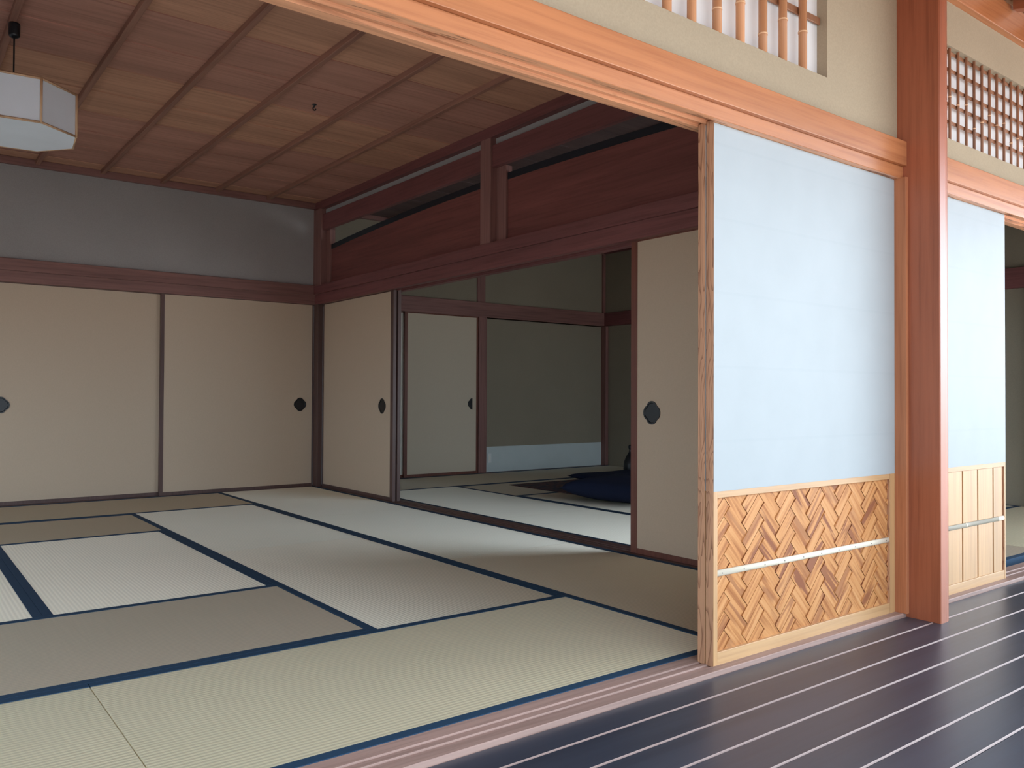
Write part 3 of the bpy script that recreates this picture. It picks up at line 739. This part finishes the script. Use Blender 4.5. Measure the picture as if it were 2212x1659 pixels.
# window_2: close lattice of thin bamboo
bm = bm_new(); box(bm, W2[0], W2[1], 2.032, 2.040, W2[2], W2[3]); win2 = struct('window_2', bm, M['washi'])
for z in (2.790, 2.700, 2.606, 2.520, 2.428):
    bm = bm_new(); box(bm, W2[0], W2[1], 2.000, 2.006, z-0.0095, z+0.0095, 0.002); obj('crossbar', bm, M['bamboo_dark'], win2)
rr_ = random.Random(5)
for i in range(28):
    x = 4.074+0.0923*i
    if x > W2[1]: break
    culm(x, 1.992, W2[2]-0.001, 2.806, 0.0078, [2.44+0.12*rr_.random()], win2, M['bamboo_dark'], 'bamboo_pole', 8)

# ------------------------------------------------------------------ carved transom boards with black lacquer edge
def arc(y): return 2.697-0.108*((y-5.15)/3.2)**2
def transom(label, y0, y1):
    e = thing('transom_board', label, 'transom', (3.865, (y0+y1)/2, 2.20), 'dark transom boards above the side doors')
    n = 24; ys = [y0+(y1-y0)*i/n for i in range(n+1)]
    bm = bm_new(); prism(bm, [(y0, 2.2)]+[(y, arc(y)) for y in ys]+[(y1, 2.2)], 0, 3.855, 3.875); obj('board', bm, M['board_y'], e)
    bm = bm_new(); prism(bm, [(y, arc(y)-0.006) for y in ys]+[(y, arc(y)+0.046) for y in ys[::-1]], 0, 3.850, 3.884); obj('black_edge', bm, M['blackstrip'], e)
    for a, b in ((y0-0.002, y0+0.115 if y0 > 3 and False else y0+0.001), ):
        pass
    return e
t1 = transom('dark board with black curved top edge, left of the dividing upright, above the side doors', 5.372, 8.375)
t2 = transom('dark board with black curved top edge, right of the dividing upright, above the side doors', 2.11, 5.110)
bm = bm_new(); box(bm, 3.835, 3.895, 5.110, 5.234, 2.20, 2.803, 0.003); obj('end_stile', bm, M['dark_z'], t2)
bm = bm_new(); box(bm, 3.835, 3.895, 8.285, 8.376, 2.20, 2.803, 0.003); obj('end_stile', bm, M['dark_z'], t1)

# ------------------------------------------------------------------ pendant lamp
LC = (0.560, 5.35); LB, LT = 2.452, 2.70
lamp = thing('pendant_lamp', 'octagonal white paper pendant lamp with thin wooden frame, hanging at upper left', 'lamp', (LC[0], LC[1], LB))
Rr = 0.306/math.cos(math.pi/8)
oc = [(LC[0]+Rr*math.cos(math.radians(22.5-5.7+45*i)), LC[1]+Rr*math.sin(math.radians(22.5-5.7+45*i))) for i in range(8)]
oi = [(LC[0]+(p[0]-LC[0])*0.985, LC[1]+(p[1]-LC[1])*0.985) for p in oc]
bm = bm_new()
for i in range(8):
    a, b = oc[i], oc[(i+1) % 8]
    for z in (LB+0.006, LT-0.006): rod(bm, (a[0], a[1], z), (b[0], b[1], z), 0.0068, 4)
    rod(bm, (a[0], a[1], LB), (a[0], a[1], LT), 0.0068, 6)
obj('frame', bm, M['lampwood'], lamp)
for i in range(8):
    a, b = oi[i], oi[(i+1) % 8]
    bm = bm_new(); t_ = bmesh.new()
    inn = lambda p, s_: (LC[0]+(p[0]-LC[0])*s_, LC[1]+(p[1]-LC[1])*s_)
    a2, b2 = inn(a, 0.99), inn(b, 0.99)
    q = [t_.verts.new(v) for v in ((a[0], a[1], LB+.004), (b[0], b[1], LB+.004), (b[0], b[1], LT-.004), (a[0], a[1], LT-.004), (a2[0], a2[1], LB+.004), (b2[0], b2[1], LB+.004), (b2[0], b2[1], LT-.004), (a2[0], a2[1], LT-.004))]
    for f in ((0,1,2,3),(7,6,5,4),(0,4,5,1),(1,5,6,2),(2,6,7,3),(3,7,4,0)): t_.faces.new([q[k_] for k_ in f])
    bmesh.ops.recalc_face_normals(t_, faces=t_.faces); merge(bm, t_); obj('side_panel', bm, M['lampp'], lamp)
bm = bm_new(); prism(bm, oi, 2, LB+0.002, LB+0.005); obj('bottom_panel', bm, M['lampp'], lamp)
bm = bm_new()
rod(bm, (oc[0][0], oc[0][1], LT-.01), (oc[4][0], oc[4][1], LT-.01), 0.006, 6); rod(bm, (oc[2][0], oc[2][1], LT-.01), (oc[6][0], oc[6][1], LT-.01), 0.006, 6)
obj('top_crosspiece', bm, M['lampwood'], lamp)
bm = bm_new(); rod(bm, (LC[0], LC[1], LT-.01), (LC[0], LC[1], 3.03), 0.0045, 8); obj('cord', bm, M['lacquer'], lamp)
bm = bm_new(); lathe(bm, [(0.004, 2.992), (0.012, 2.995), (0.026, 3.004), (0.029, 3.012), (0.030, 3.07), (0.028, 3.078)], LC[0], LC[1], 20); obj('ceiling_cap', bm, M['lacquer'], lamp)
# small hook in the ceiling
bm = bm_new()
hx, hy = 2.47, 5.62
lathe(bm, [(0.016, 3.119), (0.016, 3.113), (0.006, 3.110), (0.006, 3.10)], hx, hy, 12)
prev = None
for i in range(9):
    a = math.radians(90+270*i/8); p = (hx+0.011*math.cos(a), hy, 3.086+0.012*math.sin(a))
    if prev: rod(bm, prev, p, 0.0045, 6)
    prev = p
tag(obj('ceiling_hook', bm, M['lacquer']), 'small black metal hook screwed into the boarded ceiling', 'hook')

# ------------------------------------------------------------------ second room contents
def cushion(label, cx, cy, sx, sy, z0, h, rot, seed):
    t_ = bmesh.new(); n = 28; rnd = random.Random(seed)
    g = {}
    for side in (1, -1):
        for i in range(n+1):
            for j in range(n+1):
                u, v = 2*i/n-1, 2*j/n-1
                if side == -1 and (i in (0, n) or j in (0, n)): g[(side, i, j)] = g[(1, i, j)]; continue
                e_ = max(0.0, (1-abs(u)**3.2)*(1-abs(v)**3.2))**0.42
                pin = 1-0.07*(1-abs(abs(u)-abs(v)))*max(abs(u), abs(v))**4*0
                ex = 1-0.06*(1-v*v)*abs(u)**6; ey = 1-0.06*(1-u*u)*abs(v)**6
                z = h*0.5*e_*side
                z += side*0.010*math.sin(5*u+seed)*math.cos(4*v+seed*2)*e_
                if side == 1: z -= 0.03*math.exp(-(u*u+v*v)*18)
                else: z = -h*0.5*min(1, e_*1.15)
                g[(side, i, j)] = t_.verts.new((u*sx/2*ex, v*sy/2*ey, z+h*0.5))
        for i in range(n):
            for j in range(n):
                q = [g[(side, i, j)], g[(side, i+1, j)], g[(side, i+1, j+1)], g[(side, i, j+1)]]
                if len(set(q)) == 4:
                    try: t_.faces.new(q if side == 1 else q[::-1])
                    except ValueError: pass
    bmesh.ops.recalc_face_normals(t_, faces=t_.faces)
    bmesh.ops.transform(t_, matrix=Matrix.Translation((cx, cy, z0)) @ Matrix.Rotation(math.radians(rot), 4, 'Z'), verts=t_.verts)
    o = obj('floor_cushion', t_, M['navy'], smooth=True); tag(o, label, 'cushion', 'navy floor cushions on the rug')
bm = bm_new(); box(bm, 5.60, 7.95, 5.30, 7.38, 0.0025, 0.009, 0.002)
rug = tag(obj('rug', bm, M['rug']), 'dark patterned brown rug spread on the tatami of the far room', 'rug')
cushion('front navy floor cushion, overhanging the near edge of the rug', 5.92, 5.66, 1.25, 1.05, 0.0095, 0.22, 8, 3)
cushion('rear navy floor cushion, lying flat further back on the rug', 7.0, 6.85, 1.15, 1.0, 0.0095, 0.10, -6, 9)
bm = bm_new()
lathe(bm, [(0.06, 0.0095), (0.075, 0.02), (0.085, 0.10), (0.08, 0.19), (0.05, 0.26), (0.018, 0.31), (0.014, 0.34), (0.024, 0.36), (0.026, 0.38), (0.016, 0.40)], 7.44, 7.30, 24)
tag(obj('vase', bm, M['lacquer']), 'black bottle-shaped vase standing behind the navy cushions', 'vase')
sw = thing('wall_switch', 'small pale switch plate on the white wall base of the far room', 'switch', (6.345, 8.79, 0.15))
bm = bm_new(); box(bm, 6.315, 6.375, 8.787, 8.792, 0.125, 0.245, 0.0015); obj('plate', bm, M['switch'], sw)
bm = bm_new(); box(bm, 6.333, 6.357, 8.7845, 8.788, 0.150, 0.220, 0.001); obj('rocker', bm, M['white'], sw)
